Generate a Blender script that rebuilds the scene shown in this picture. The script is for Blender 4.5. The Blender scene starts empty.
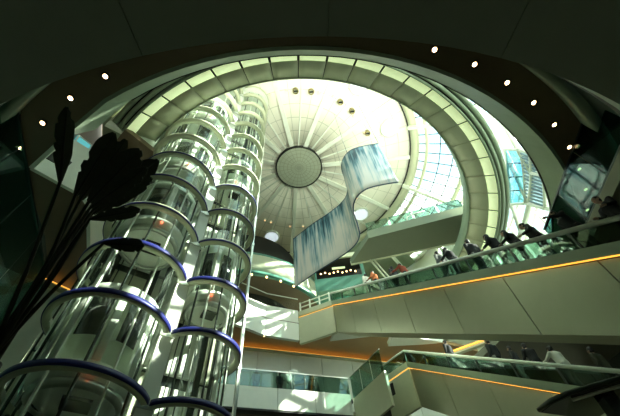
import bpy, bmesh, math, random
from mathutils import Vector, Matrix
random.seed(7)
C = bpy.context.scene.collection
PI = math.pi
def R(a): return math.radians(a)
# the world is metric; the photographer's eye is the origin and the ground floor lies 1.6 m below it
FLOOR = -1.6
AX, AY = -0.7, 14.0            # vertical axis of the rotunda

# ------------------------------------------------------------------ materials
MATS = {}
def mat(name, col, rough=0.6, metal=0.0, var=0.06, scale=3.0, emit=None, estr=0.0, spec=0.4):
    m = bpy.data.materials.new(name); m.use_nodes = True
    nt = m.node_tree; b = nt.nodes['Principled BSDF']
    tc = nt.nodes.new('ShaderNodeTexCoord'); nz = nt.nodes.new('ShaderNodeTexNoise')
    nz.inputs['Scale'].default_value = scale; nz.inputs['Detail'].default_value = 4
    nt.links.new(tc.outputs['Object'], nz.inputs['Vector'])
    mx = nt.nodes.new('ShaderNodeMix'); mx.data_type = 'RGBA'
    mx.inputs[6].default_value = (*[c*(1-var) for c in col], 1); mx.inputs[7].default_value = (*[min(1, c*(1+var)) for c in col], 1)
    nt.links.new(nz.outputs['Fac'], mx.inputs[0]); nt.links.new(mx.outputs[2], b.inputs['Base Color'])
    b.inputs['Roughness'].default_value = rough; b.inputs['Metallic'].default_value = metal
    b.inputs['Specular IOR Level'].default_value = spec
    if emit:
        b.inputs['Emission Color'].default_value = (*emit, 1); b.inputs['Emission Strength'].default_value = estr
    MATS[name] = m; return m
def glass(name, tint, refl=0.12, rough=0.02, fres=.55):
    m = bpy.data.materials.new(name); m.use_nodes = True; nt = m.node_tree; nt.nodes.clear()
    o = nt.nodes.new('ShaderNodeOutputMaterial'); t = nt.nodes.new('ShaderNodeBsdfTransparent'); g = nt.nodes.new('ShaderNodeBsdfGlossy')
    t.inputs['Color'].default_value = (*tint, 1); g.inputs['Roughness'].default_value = rough; g.inputs['Color'].default_value = (.9, 1, .95, 1)
    lw = nt.nodes.new('ShaderNodeLayerWeight'); lw.inputs['Blend'].default_value = .25
    ma = nt.nodes.new('ShaderNodeMath'); ma.operation = 'MULTIPLY_ADD'; ma.inputs[1].default_value = fres; ma.inputs[2].default_value = refl
    nt.links.new(lw.outputs['Fresnel'], ma.inputs[0])
    mx = nt.nodes.new('ShaderNodeMixShader'); nt.links.new(ma.outputs[0], mx.inputs[0])
    nt.links.new(t.outputs[0], mx.inputs[1]); nt.links.new(g.outputs[0], mx.inputs[2]); nt.links.new(mx.outputs[0], o.inputs['Surface'])
    MATS[name] = m; return m
CREAM = mat('cream_panel', (.56, .59, .42), .45)
WHITE = mat('white_panel', (.80, .84, .74), .4)
PLASTER = mat('ceiling_plaster', (.42, .47, .40), .8)
WOOD = mat('brown_soffit', (.17, .125, .075), .55, scale=1.5, var=.15)
GREEN = mat('grey_green_fascia', (.26, .33, .23), .5)
RINGM = mat('ring_panel', (.56, .58, .40), .5)
CLAD = mat('satin_panel', (.37, .39, .28), .33, .6)
DARK = mat('dark_gap', (.012, .014, .012), .6)
STEEL = mat('brushed_steel', (.55, .58, .52), .28, .85)
RAIL = mat('dark_steel', (.05, .065, .055), .35, .7)
WSTEEL = mat('white_steel', (.78, .82, .72), .35, .1)
BLUE = mat('blue_trim', (.016, .022, .15), .4)
FLOORM = mat('stone_floor', (.14, .15, .12), .35)
STRIP = mat('light_diffuser', (.8, .85, .6), .6, emit=(.80, 1.0, .50), estr=.32)
COVE = mat('amber_cove_lamp', (.8, .5, .1), .6, emit=(1.0, .46, .07), estr=.75)
AMBER = mat('amber_lamp_lens', (.9, .6, .3), .5, emit=(1.0, .50, .22), estr=1.6)
COVE2 = mat('amber_led_strip', (.8, .5, .1), .6, emit=(1.0, .42, .05), estr=1.1)
LAMP = mat('warm_lamp_lens', (.9, .8, .6), .5, emit=(1.0, .62, .30), estr=9)
GOLD = mat('gold_reflector', (.34, .28, .13), .35, .7)
REDL = mat('red_indicator', (.9, .2, .1), .5, emit=(1, .18, .08), estr=2)
SHOP = mat('shop_lamp', (.9, .7, .4), .5, emit=(1, .62, .25), estr=3)
BLACKWIN = mat('black_window', (.012, .016, .016), .12, spec=.6)
TEALP = mat('teal_panel', (.09, .25, .19), .3)
LEAF = mat('dark_leaf', (.05, .065, .04), .42, var=.4, scale=20)
STALK = mat('dark_stalk', (.02, .028, .016), .55, var=.2)
SKIN = mat('skin', (.42, .27, .19), .6)
HAIR = mat('black_hair', (.012, .010, .009), .5)
SHOE = mat('black_shoe', (.015, .015, .015), .4)
CLOTH = {k: mat('cloth_' + k, c, .85, var=.12, scale=14) for k, c in dict(
    black=(.014, .016, .017), charcoal=(.035, .038, .038), navy=(.02, .026, .045), red=(.33, .07, .035), orange=(.55, .17, .06),
    white=(.7, .7, .62), grey=(.16, .17, .16), brown=(.10, .065, .04), olive=(.06, .065, .04)).items()}
G_CLEAR = glass('clear_glazing', (.93, .98, .96), .03, .02, .3)
G_TEAL = glass('teal_glass', (.40, .54, .48), .05, .02, .2)
G_DARK = glass('dark_glass', (.20, .33, .30), .02, .04, .10)
G_LIFT = glass('lift_glass', (.97, .99, .98), .005, .02, .07)

def polar_panels(name, col, line, nrad, dr, var=.05):
    """panels of a round ceiling: fine joints along radii and along circles about the object's own axis"""
    m = mat(name, col, .55, var=var, scale=.6); nt = m.node_tree; b = nt.nodes['Principled BSDF']
    src = b.inputs['Base Color'].links[0].from_socket
    tc = nt.nodes.new('ShaderNodeTexCoord'); sx = nt.nodes.new('ShaderNodeSeparateXYZ'); nt.links.new(tc.outputs['Object'], sx.inputs[0])
    def M(op, a, bb=None, c=None):
        n = nt.nodes.new('ShaderNodeMath'); n.operation = op
        for i, v in enumerate((a, bb, c)):
            if v is None: continue
            if isinstance(v, (int, float)): n.inputs[i].default_value = v
            else: nt.links.new(v, n.inputs[i])
        return n.outputs[0]
    r = M('SQRT', M('ADD', M('MULTIPLY', sx.outputs[0], sx.outputs[0]), M('MULTIPLY', sx.outputs[1], sx.outputs[1])))
    fr = M('FRACT', M('DIVIDE', r, dr)); l1 = M('LESS_THAN', fr, .045/dr)
    an = M('ARCTAN2', sx.outputs[1], sx.outputs[0]); fa = M('FRACT', M('MULTIPLY', M('ADD', an, 4.0), nrad/(2*PI)))
    dist = M('MULTIPLY', M('MULTIPLY', fa, 2*PI/nrad), r); l2 = M('LESS_THAN', dist, .04)
    l = M('MULTIPLY', M('MAXIMUM', l1, l2), .5)
    mx = nt.nodes.new('ShaderNodeMix'); mx.data_type = 'RGBA'; nt.links.new(l, mx.inputs[0]); nt.links.new(src, mx.inputs[6])
    mx.inputs[7].default_value = (*line, 1); nt.links.new(mx.outputs[2], b.inputs['Base Color'])
    return m
DOME = polar_panels('dome_panel', (.84, .82, .71), (.25, .27, .2), 44, 1.05)
HUBM = polar_panels('hub_mesh_panel', (.40, .44, .34), (.2, .22, .17), 24, .31)

def waterfall():
    m = bpy.data.materials.new('waterfall_print'); m.use_nodes = True; nt = m.node_tree; b = nt.nodes['Principled BSDF']
    uv = nt.nodes.new('ShaderNodeUVMap'); uv.uv_map = 'UVMap'
    def noise(sx, sy, det):
        mp = nt.nodes.new('ShaderNodeMapping'); mp.inputs['Scale'].default_value = (sx, sy, 1); nt.links.new(uv.outputs[0], mp.inputs[0])
        n = nt.nodes.new('ShaderNodeTexNoise'); n.inputs['Scale'].default_value = 1; n.inputs['Detail'].default_value = det; n.inputs['Roughness'].default_value = .65
        nt.links.new(mp.outputs[0], n.inputs['Vector']); return n.outputs['Fac']
    a = noise(60, .7, 5); c = noise(13, .8, 3)
    sp = nt.nodes.new('ShaderNodeSeparateXYZ'); nt.links.new(uv.outputs[0], sp.inputs[0])
    def M(op, x, y, z=None):
        n = nt.nodes.new('ShaderNodeMath'); n.operation = op
        for i, v in enumerate((x, y, z)):
            if v is None: continue
            if isinstance(v, (int, float)): n.inputs[i].default_value = v
            else: nt.links.new(v, n.inputs[i])
        return n.outputs[0]
    s = M('ADD', M('MULTIPLY', a, 1.1), M('MULTIPLY', c, 1.1))
    f = M('ADD', s, M('MULTIPLY_ADD', sp.outputs[1], -.34, -.37))   # paler towards the foot of the fall
    rp = nt.nodes.new('ShaderNodeValToRGB'); e = rp.color_ramp.elements
    e[0].position = .16; e[0].color = (.008, .045, .075, 1); e[1].position = .70; e[1].color = (.86, .82, .80, 1)
    for p, col in ((.30, (.02, .10, .16)), (.40, (.14, .32, .42)), (.50, (.50, .60, .65))):
        x = e.new(p); x.color = (*col, 1)
    nt.links.new(f, rp.inputs[0]); nt.links.new(rp.outputs[0], b.inputs['Base Color']); b.inputs['Roughness'].default_value = .45
    return m
FALL = waterfall()

# ------------------------------------------------------------------ mesh builder
class MB:
    def __init__(s): s.v = []; s.f = []; s.m = []; s.smooth = []
    def add(s, vs, fs, mi=0, sm=False):
        o = len(s.v); s.v += [tuple(v) for v in vs]; s.f += [tuple(o+i for i in f) for f in fs]
        s.m += [mi]*len(fs); s.smooth += [sm]*len(fs); return s
    def hexa(s, b, t, mi=0):
        """closed prism from bottom and top polygons"""
        n = len(b)
        return s.add(list(b)+list(t), [tuple(range(n))[::-1], tuple(range(n, 2*n))]+[(i, (i+1) % n, n+(i+1) % n, n+i) for i in range(n)], mi)
    def prism(s, poly, z0, z1, mi=0):
        return s.hexa([(x, y, z0) for x, y in poly], [(x, y, z1) for x, y in poly], mi)
    def beam(s, p, q, w, h, mi=0, up=(0, 0, 1)):
        p = Vector(p); q = Vector(q); d = (q-p).normalized(); u = Vector(up)
        if abs(d.dot(u)) > .98: u = Vector((0, 1, 0))
        x = d.cross(u).normalized(); y = x.cross(d).normalized()
        c = [x*(-w/2)+y*(-h/2), x*(w/2)+y*(-h/2), x*(w/2)+y*(h/2), x*(-w/2)+y*(h/2)]
        return s.hexa([p+k for k in c], [q+k for k in c], mi)
    def box(s, cx, cy, cz, sx, sy, sz, rz=0, mi=0):
        c, n = math.cos(rz), math.sin(rz)
        P = [(cx+a*sx/2*c-b*sy/2*n, cy+a*sx/2*n+b*sy/2*c) for a, b in ((-1, -1), (1, -1), (1, 1), (-1, 1))]
        return s.prism(P, cz-sz/2, cz+sz/2, mi)
    def rev(s, prof, a0, a1, n, cx=AX, cy=AY, mi=0, sm=True, closed=True, caps=True):
        """sweep a closed (r, z) profile about a vertical axis from a0 to a1 degrees"""
        full = abs(a1-a0) >= 359.9; k = len(prof); vs = []
        cnt = n if full else n+1
        for i in range(cnt):
            a = R(a0+(a1-a0)*i/n); vs += [(cx+r*math.cos(a), cy+r*math.sin(a), z) for r, z in prof]
        fs = []
        for i in range(n):
            j = (i+1) % cnt
            for q in range(k if closed else k-1):
                w = (q+1) % k; fs.append((i*k+q, j*k+q, j*k+w, i*k+w))
        if closed and caps and not full: fs += [tuple(range(k))[::-1], tuple((cnt-1)*k+q for q in range(k))]
        return s.add(vs, fs, mi, sm and False or sm)
    def disc(s, c, r, h, n=20, mi=0, ax=(0, 0, 1)):
        ax = Vector(ax).normalized(); x = ax.orthogonal().normalized(); y = ax.cross(x); c = Vector(c)
        b = [c+x*(r*math.cos(2*PI*i/n))+y*(r*math.sin(2*PI*i/n)) for i in range(n)]
        return s.hexa(b, [p+ax*h for p in b], mi)
    def tube(s, pts, rad, n=8, mi=0, sm=True):
        pts = [Vector(p) for p in pts]; L = len(pts)
        if isinstance(rad, (int, float)): rad = [rad]*L
        vs = []; prev = None
        for i, p in enumerate(pts):
            d = (pts[min(i+1, L-1)]-pts[max(i-1, 0)]).normalized()
            x = (prev - d*prev.dot(d)).normalized() if prev is not None and (prev - d*prev.dot(d)).length > 1e-4 else d.orthogonal().normalized()
            prev = x; y = d.cross(x)
            vs += [p+x*(rad[i]*math.cos(2*PI*k/n))+y*(rad[i]*math.sin(2*PI*k/n)) for k in range(n)]
        fs = [(i*n+k, i*n+(k+1) % n, (i+1)*n+(k+1) % n, (i+1)*n+k) for i in range(L-1) for k in range(n)]
        fs += [tuple(range(n))[::-1], tuple((L-1)*n+k for k in range(n))]
        return s.add(vs, fs, mi, sm)
    def ball(s, c, r, nu=12, nv=8, mi=0):
        c = Vector(c); r = Vector(r if hasattr(r, '__len__') else (r, r, r)); vs = [c+Vector((0, 0, -r.z))]
        for j in range(1, nv):
            t = -PI/2+PI*j/nv
            vs += [c+Vector((r.x*math.cos(t)*math.cos(2*PI*i/nu), r.y*math.cos(t)*math.sin(2*PI*i/nu), r.z*math.sin(t))) for i in range(nu)]
        vs.append(c+Vector((0, 0, r.z))); T = len(vs)-1
        fs = [(0, 1+(i+1) % nu, 1+i) for i in range(nu)]
        for j in range(nv-2): fs += [(1+j*nu+i, 1+j*nu+(i+1) % nu, 1+(j+1)*nu+(i+1) % nu, 1+(j+1)*nu+i) for i in range(nu)]
        fs += [(T, 1+(nv-2)*nu+i, 1+(nv-2)*nu+(i+1) % nu) for i in range(nu)]
        return s.add(vs, fs, mi, True)
    def mesh(s, name, mats):
        me = bpy.data.meshes.new(name); me.from_pydata(s.v, [], s.f)
        for m in (mats if isinstance(mats, (list, tuple)) else [mats]): me.materials.append(m)
        me.polygons.foreach_set('material_index', s.m); me.polygons.foreach_set('use_smooth', s.smooth)
        bm = bmesh.new(); bm.from_mesh(me); bmesh.ops.recalc_face_normals(bm, faces=bm.faces); bm.to_mesh(me); bm.free()
        return me
    def build(s, name, mats, parent=None, bevel=0):
        o = bpy.data.objects.new(name, s.mesh(name, mats)); C.objects.link(o)
        if parent is not None:
            o.parent = parent; o.matrix_parent_inverse = Matrix.Translation(-Vector(parent.location)) if parent.rotation_euler.z == 0 else parent.matrix_basis.inverted()
        if bevel:
            b = o.modifiers.new('soft_edge', 'BEVEL'); b.width = bevel; b.segments = 2; b.limit_method = 'ANGLE'
        return o
def tag(o, label=None, cat=None, group=None, kind=None):
    for k, v in (('label', label), ('category', cat), ('group', group), ('kind', kind)):
        if v: o[k] = v
    return o
def thing(name, label, cat, loc, group=None, rz=0):
    o = bpy.data.objects.new(name, None); C.objects.link(o); o.location = loc; o.rotation_euler = (0, 0, rz); o.empty_display_size = .2
    return tag(o, label, cat, group)
def struct(name, mb, mats, label=None):
    o = mb.build(name, mats); return tag(o, label, None, None, 'structure')
def pol(r, a, z, cx=AX, cy=AY): return (cx+r*math.cos(R(a)), cy+r*math.sin(R(a)), z)
def wallseg(p, q, z0, z1, th, mi=0, mb=None):
    mb = mb or MB(); p = Vector(p); q = Vector(q); n = Vector((-(q-p).y, (q-p).x)).normalized()*th
    return mb.prism([p, q, q+n, p+n], z0, z1, mi)
ORD = ['first', 'second', 'third', 'fourth', 'fifth', 'sixth', 'seventh', 'eighth', 'ninth', 'tenth', 'eleventh', 'twelfth', 'thirteenth',
       'fourteenth', 'fifteenth', 'sixteenth', 'seventeenth', 'eighteenth', 'nineteenth', 'twentieth', 'twenty-first', 'twenty-second', 'twenty-third', 'twenty-fourth', 'twenty-fifth', 'twenty-sixth']
E20 = (math.cos(R(20)), math.sin(R(20))); V20 = (-math.sin(R(20)), math.cos(R(20)))   # building grid of the far side
def uv(u, v): return (u*E20[0]+v*V20[0], u*E20[1]+v*V20[1])

# ------------------------------------------------------------------ the setting
f = MB(); f.prism([(-26, -14), (26, -14), (26, 34), (-26, 34)], FLOOR-.3, FLOOR); struct('floor', f, FLOORM, 'pale stone ground floor')
# lower storey ceiling with the round opening the photographer stands beneath
def annulus(inner, rout, z0, z1, cx=AX, cy=AY):
    mb = MB(); n = len(inner)
    out = []
    for x, y in inner:
        d = Vector((x-cx, y-cy)).normalized(); out.append((cx+d.x*rout, cy+d.y*rout))
    for i in range(n-1):
        a, b, c, d = inner[i], inner[i+1], out[i+1], out[i]
        mb.prism([a, b, c, d], z0, z1)
    return mb
SX = -.84
low = [(SX+13.1*math.cos(R(a)), AY+13.1*math.sin(R(a))) for a in range(228, 317, 2)]
mb = MB()
for i in range(len(low)-1):
    a, b = Vector(low[i]), Vector(low[i+1]); c0 = Vector((SX, AY))
    oa = c0+(a-c0).normalized()*30; ob = c0+(b-c0).normalized()*30
    g = .0035 if i % 6 == 5 else 0
    b2 = b-(b-a)*g*8; ob2 = ob-(ob-oa)*g*8*.45
    mb.prism([a, b2, ob2, oa], 5.76, 6.5)
struct('ceiling_lower', mb, PLASTER, 'dark plaster ceiling around the round opening')
mb = MB()
for i in range(len(low)-1):
    a, b = Vector(low[i]), Vector(low[i+1]); c0 = Vector((SX, AY)); oa = c0+(a-c0).normalized()*30; ob = c0+(b-c0).normalized()*30
    mb.prism([a, b, ob, oa], 6.5, 6.9)
struct('floor_gallery_lower', mb, DARK)
# downstand cylinder and dark ceiling of the storey above
mb = MB(); mb.rev([(13.15, 9.55), (13.15, 10.5), (13.4, 10.5), (13.4, 9.55)], 222, 328, 60, SX, AY)
struct('trim_1', mb, GREEN, 'grey-green downstand around the downlight soffit')
mb = MB(); mb.rev([(13.4, 9.6), (32, 9.6), (32, 10.9), (13.4, 10.9)], 222, 328, 60, SX, AY)
struct('ceiling_middle', mb, PLASTER)
# brown soffit with the downlights
inner = [(SX+12.05*math.cos(R(a)), AY+12.05*math.sin(R(a))) for a in [14, 8, 2, -4, -10]+list(range(-16, -115, -3))]
inner += [(-6.9, 3.68), (-8.4, 4.56), (-7.35, 5.7), (-7.3, 6.1), (-8.2, 8.2), (-9.4, 10.9)]
outer = []
for x, y in inner:
    d = Vector((x-SX, y-AY)); a = math.degrees(math.atan2(d.y, d.x))
    r = 13.2 if -116 < a < 20 else 15.5
    outer.append((SX+d.normalized().x*r, AY+d.normalized().y*r))
outer[-6:] = [(-7.6, 2.5), (-8.55, 4.35), (-9.0, 6.0), (-9.3, 7.2), (-9.9, 8.6), (-10.6, 10.4)]
mb = MB()
for i in range(len(inner)-1): mb.prism([inner[i], inner[i+1], outer[i+1], outer[i]], 10.3, 10.5)
struct('ceiling_soffit', mb, WOOD, 'dark brown soffit ring with downlights')
mb = MB()
def inset(p, k=.37):
    d = Vector((AX-p[0], AY-p[1])).normalized(); return (p[0]+d.x*k, p[1]+d.y*k)
for i in range(len(inner)-1):
    a, b = inner[i], inner[i+1]; a2, b2 = inset(a), inset(b); a3, b3 = inset(a, -.1), inset(b, -.1)
    if i >= len(inner)-6: continue
    mb.hexa([(*a, 10.28), (*b, 10.28), (*b3, 10.28), (*a3, 10.28)], [(*a2, 11.5), (*b2, 11.5), (*b3, 11.5), (*a3, 11.5)])
mw = MB()
for i in range(len(inner)-6, len(inner)-1):
    a, b = Vector(inner[i]), Vector(inner[i+1]); d = (b-a).normalized(); n_ = Vector((-d.y, d.x))*-.06
    wallseg(a+n_, b+n_, 10.27, 11.5 if i == len(inner)-6 else 12.6, .12, 0, mw)
struct('trim_18', mw, WHITE, 'white fascia at the left corner of the opening')
struct('trim_2', mb, GREEN, 'sloped grey-green fascia along the round opening')
mb = MB()
for i in range(len(inner)-7):
    a, b = inset(inner[i], .40), inset(inner[i+1], .40); a2, b2 = inset(inner[i], .2), inset(inner[i+1], .2)
    mb.prism([a, b, b2, a2], 11.5, 11.62)
struct('trim_3', mb, DARK)
# middle gallery floor slab and roof terrace behind the fascia
mb = MB()
for i in range(len(inner)-1):
    a, b = inset(inner[i], -.12), inset(inner[i+1], -.12)
    oa, ob = [(AX+(Vector(p)-Vector((AX, AY))).normalized().x*32, AY+(Vector(p)-Vector((AX, AY))).normalized().y*32) for p in (a, b)]
    mb.prism([a, b, ob, oa], 10.95, 11.45)
struct('floor_gallery_middle', mb, mat('dark_terrace', (.06, .065, .055), .8))

mb = MB(); mb.rev([(14.6, 11.46), (24, 11.46), (24, 11.62), (14.6, 11.62)], 255, 350, 40); struct('floor_terrace', mb, mat('pale_terrace', (.72, .72, .64), .8), 'pale paving of the roof terrace outside the curtain wall')  # unseen pale sector added to bounce sunlight up onto the near dome
# ---- the gallery ring with its lit segments
NSEG, A0, A1 = 23, 230.5, 375.5
step = (A1-A0)/NSEG
mb = MB()
for i in range(NSEG):
    a, b = A0+i*step+.12, A0+(i+1)*step-.12
    mb.rev([(9.78, 16.14), (10.60, 15.60), (10.60, 15.71), (9.78, 16.25)], a, b, 4)
struct('ceiling_ring', mb, RINGM, 'grey-green panels under the gallery ring')
mb = MB(); mb.rev([(9.80, 16.26), (10.6, 15.73), (11.02, 15.46), (11.02, 16.6), (9.80, 16.6)], A0, A1, 92); struct('trim_4', mb, DARK)
mb = MB()
for r0, r1, z in ((11.0, 11.10, 15.2), (11.16, 11.34, 15.24), (11.40, 11.62, 15.34)):
    mb.rev([(r0, z), (r1, z+.05), (r1, z+.5), (r0, z+.5)], A0, A1, 92)
mb.rev([(9.74, 16.10), (9.78, 16.08), (9.78, 16.9), (9.74, 16.9)], A0, A1, 92)
struct('trim_5', mb, GREEN, 'grooved rim of the gallery ring')
mb = MB(); mb.rev([(11.06, 15.75), (11.62, 15.75), (11.62, 17.2), (11.06, 17.2)], A0, A1, 92); struct('trim_6', mb, DARK)
for i in range(NSEG):
    a, b = A0+i*step+.3, A0+(i+1)*step-.3
    mb = MB(); mb.rev([(10.62, 15.59), (10.99, 15.35), (10.99, 15.43), (10.62, 15.67)], a, b, 4)
    o = mb.build('ceiling_light', STRIP)
    tag(o, 'pale green lit panel of the ceiling ring, %s from its left end' % ORD[i], 'ceiling light', 'lit panels around the gallery ring')
# end board of the ring and the brown soffit beyond it
mb = MB(); mb.hexa([pol(9.7, 229.6, 15.6), pol(11.7, 229.6, 15.0), pol(11.7, 230.4, 15.0), pol(9.7, 230.4, 15.6)],
                   [pol(9.7, 229.6, 16.8), pol(11.7, 229.6, 16.8), pol(11.7, 230.4, 16.8), pol(9.7, 230.4, 16.8)]); struct('trim_7', mb, WHITE)
mb = MB(); mb.prism([(-6.55, 6.85), (-7.6, 5.4), (-8.6, 6.2), (-7.6, 7.7)], 15.2, 15.5); struct('ceiling_soffit_left', mb, WOOD)
# outer lit cove left of the ring
Q = [[(-9.74, 5.95), (-8.86, 5.38), (-8.86, 5.74), (-9.47, 6.19)], [(-8.75, 5.32), (-7.96, 4.86), (-8.2, 5.36), (-8.75, 5.66)]]
for i in range(2):
    mb = MB(); mb.prism(Q[i], 18.5, 18.58)
    tag(mb.build('ceiling_light', STRIP), ['short lit panel outside the ring at its left end, lower one', 'short lit panel outside the ring at its left end, upper one'][i], 'ceiling light', 'lit panels outside the ring')
mb = MB(); mb.rev([(11.2, 18.6), (13.9, 18.6), (13.9, 19.0), (11.2, 19.0)], 222, 252, 16); struct('trim_8', mb, RINGM)
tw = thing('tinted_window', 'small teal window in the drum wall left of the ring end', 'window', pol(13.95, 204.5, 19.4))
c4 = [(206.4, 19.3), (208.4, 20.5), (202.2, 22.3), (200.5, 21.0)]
mb = MB(); mb.hexa([pol(13.98, a, z) for a, z in c4], [pol(14.05, a, z) for a, z in c4]); mb.build('pane', mat('teal_daylit_pane', (.12, .42, .45), .3, emit=(.10, .42, .46), estr=.5), tw)  # pane glows by its own emission in place of daylight
mb = MB()
for k in range(4): mb.tube([pol(13.96, *c4[k]), pol(13.96, *c4[(k+1) % 4])], .05, 6)
mb.build('frame', WSTEEL, tw)

# ---- dome
mb = MB(); mb.rev([(1.55, 26.3), (9.3, 26.38), (9.3, 26.6), (1.55, 26.55)], 0, 360, 110, 0, 0)
for i in range(len(mb.v)): x, y, z = mb.v[i]; mb.v[i] = (x, y, z-26.3)
o = struct('ceiling_dome', mb, DOME, 'pale panelled dome ceiling'); o.location = (AX, AY, 26.3)
mb = MB(); mb.disc((0, 0, 0), 1.82, .1, 48); o = struct('ceiling_hub', mb, HUBM, 'round grey panel at the centre of the dome'); o.location = (AX+.15, AY, 26.1)
mb = MB(); mb.rev([(1.80, 26.06), (1.90, 26.06), (1.90, 26.34), (1.80, 26.34)], 0, 360, 64, AX+.15, AY); struct('trim_9', mb, DARK)
for i in range(22):
    a = 263+i*360/22; big = i % 2 == 0
    w, h = (.32, .16) if big else (.10, .07)
    mb = MB(); mb.beam(pol(1.92, a, 26.3-h/2+.04), pol(9.35, a, 26.38-h/2+.04), w, h)
    struct('beam_dome', mb, WHITE)
mb = MB(); mb.rev([(9.30, 26.28), (9.38, 26.28), (9.38, 26.6), (9.30, 26.6)], 0, 360, 110)
struct('trim_10', mb, DARK, 'black ring around the dome ceiling')
# glazed skirt: solid band, panes, hoops, raking ribs
def ringprof(prof, a0, a1, n, m, name, label=None):
    mb = MB(); mb.rev(prof, a0, a1, n, AX, AY); return struct(name, mb, m, label)
ringprof([(9.4, 26.34), (9.95, 26.05), (9.95, 26.2), (9.4, 26.5)], 0, 360, 110, CREAM, 'ceiling_dome_edge')
GA0, GA1 = 235, 405
ringprof([(9.95, 26.07), (14.0, 24.1), (14.0, 24.13), (9.95, 26.10)], GA0, GA1, 90, G_CLEAR, 'window_1', 'glazed skirt of the dome')
ringprof([(9.95, 26.0), (14.0, 24.0), (14.0, 24.3), (9.95, 26.3)], 45, 235, 70, GREEN, 'roof_far')
for r, z, w, m in ((9.98, 26.02, .12, WSTEEL), (10.5, 25.66, .22, CREAM), (11.4, 25.26, .06, RAIL), (12.3, 24.83, .06, RAIL), (13.2, 24.36, .28, CREAM), (13.9, 24.05, .3, WSTEEL)):
    ringprof([(r-w/2, z), (r+w/2, z), (r+w/2, z+w), (r-w/2, z+w)], GA0, GA1, 90, m, 'trim_11')
mb = MB()
for i in range(0, 39):
    a = GA0+i*4.4
    mb.beam(pol(9.95, a, 26.03), pol(13.95, a, 24.06), .055, .07)
struct('trim_12', mb, RAIL, 'thin glazing bars of the skirt')
for i in range(11):
    a = 263+i*360/11+16.4
    if 60 < (a % 360) < 232: continue
    mb = MB(); mb.beam(pol(9.3, a, 26.25), pol(14.2, a, 23.8), .26, .34); struct('beam_skirt', mb, WSTEEL, 'white raking rib over the skirt glazing')
# curtain wall drum
CW0, CW1 = 278, 395
RD = 14.1
ringprof([(RD, 11.5), (RD, 24.1), (RD+.03, 24.1), (RD+.03, 11.5)], CW0, CW1, 90, G_CLEAR, 'window_2', 'tall curved curtain wall around the drum')
mb = MB()
for i in range(int((CW1-CW0)/5)+1):
    a = CW0+i*5; mb.beam(pol(RD-.08, a, 11.5), pol(RD-.08, a, 24.1), 1*.13, .2, up=(math.cos(R(a)), math.sin(R(a)), 0))
for z in (13.2, 14.9, 16.6, 18.3, 20.0, 21.7, 23.4):
    mb.rev([(RD-.15, z), (RD, z), (RD, z+.11), (RD-.15, z+.11)], CW0, CW1, 72, AX, AY)
struct('trim_13', mb, WSTEEL, 'white grid of the curtain wall')
# white tubular truss in front of the curtain wall
for i in range(9):
    a = 300+i*9
    for q, (p0, p1) in enumerate(((( 13.6, a, 11.6), (13.3, a+9, 16.4)), ((13.3, a+9, 16.4), (13.6, a, 20.6)))):
        mb = MB(); mb.tube([pol(*p0), pol(*p1)], .14, 8); struct('beam_truss', mb, WSTEEL)
for z in (16.4, 20.6):
    mb = MB(); mb.tube([pol(13.35, a, z) for a in range(292, 386, 4)], .17, 8); struct('beam_truss', mb, WSTEEL)
# solid drum beyond the glazing
ringprof([(14.1, 11.5), (14.1, 24.3), (14.4, 24.3), (14.4, 11.5)], 150, 278, 60, WOOD, 'wall_left_drum')
ringprof([(14.1, 16.0), (14.1, 24.3), (14.4, 24.3), (14.4, 16.0)], 35, 62, 24, CREAM, 'wall_right_drum')
ringprof([(14.1, 17.0), (14.1, 24.4), (14.4, 24.4), (14.4, 17.0)], 62, 150, 30, WOOD, 'wall_far_drum')
# louvred screen on the curtain wall
LOUV = mat('blue_grey_slat', (.16, .27, .33), .4)
lv = thing('louvre_screen', 'slatted screen with a bluish pane inside the tall window right of the ring', 'louvre screen', pol(13.3, 347, 15.0))
def lvp(a, z): return pol(13.3, a, z)
def lerp(p, q, t): return tuple(a+(b-a)*t for a, b in zip(p, q))
U0, U1, D0, D1, W0, W1 = (341.0, 17.5), (355.0, 16.7), (338.8, 15.55), (351.5, 15.0), (345.0, 19.3), (359.5, 18.1)
m1 = MB()
for p, q in ((U0, U1), (D0, D1), (W0, W1), (U0, W0), (U1, W1), (U0, D0), (U1, D1)):
    m1.tube([lvp(*lerp(p, q, t/6)) for t in range(7)], .10, 8)
m1.build('frame', WSTEEL, lv)
for k in range(1, 15):
    t = k/15; mb = MB(); mb.beam(lvp(*lerp(U0, U1, t)), lvp(*lerp(D0, D1, t)), .14, .12); mb.build('slat', LOUV, lv)
for k in range(1, 4):
    t = k/4; mb = MB(); mb.beam(lvp(*lerp(U0, U1, t)), lvp(*lerp(W0, W1, t)), .07, .07); mb.build('crossbar', RAIL, lv)
mb = MB(); mb.hexa([lvp(*U0), lvp(*U1), lvp(*W1), lvp(*W0)], [pol(13.33, *U0), pol(13.33, *U1), pol(13.33, *W1), pol(13.33, *W0)]); mb.build('tinted_pane', glass('blue_glass', (.45, .70, .80), .02, .02, .1), lv)

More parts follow.
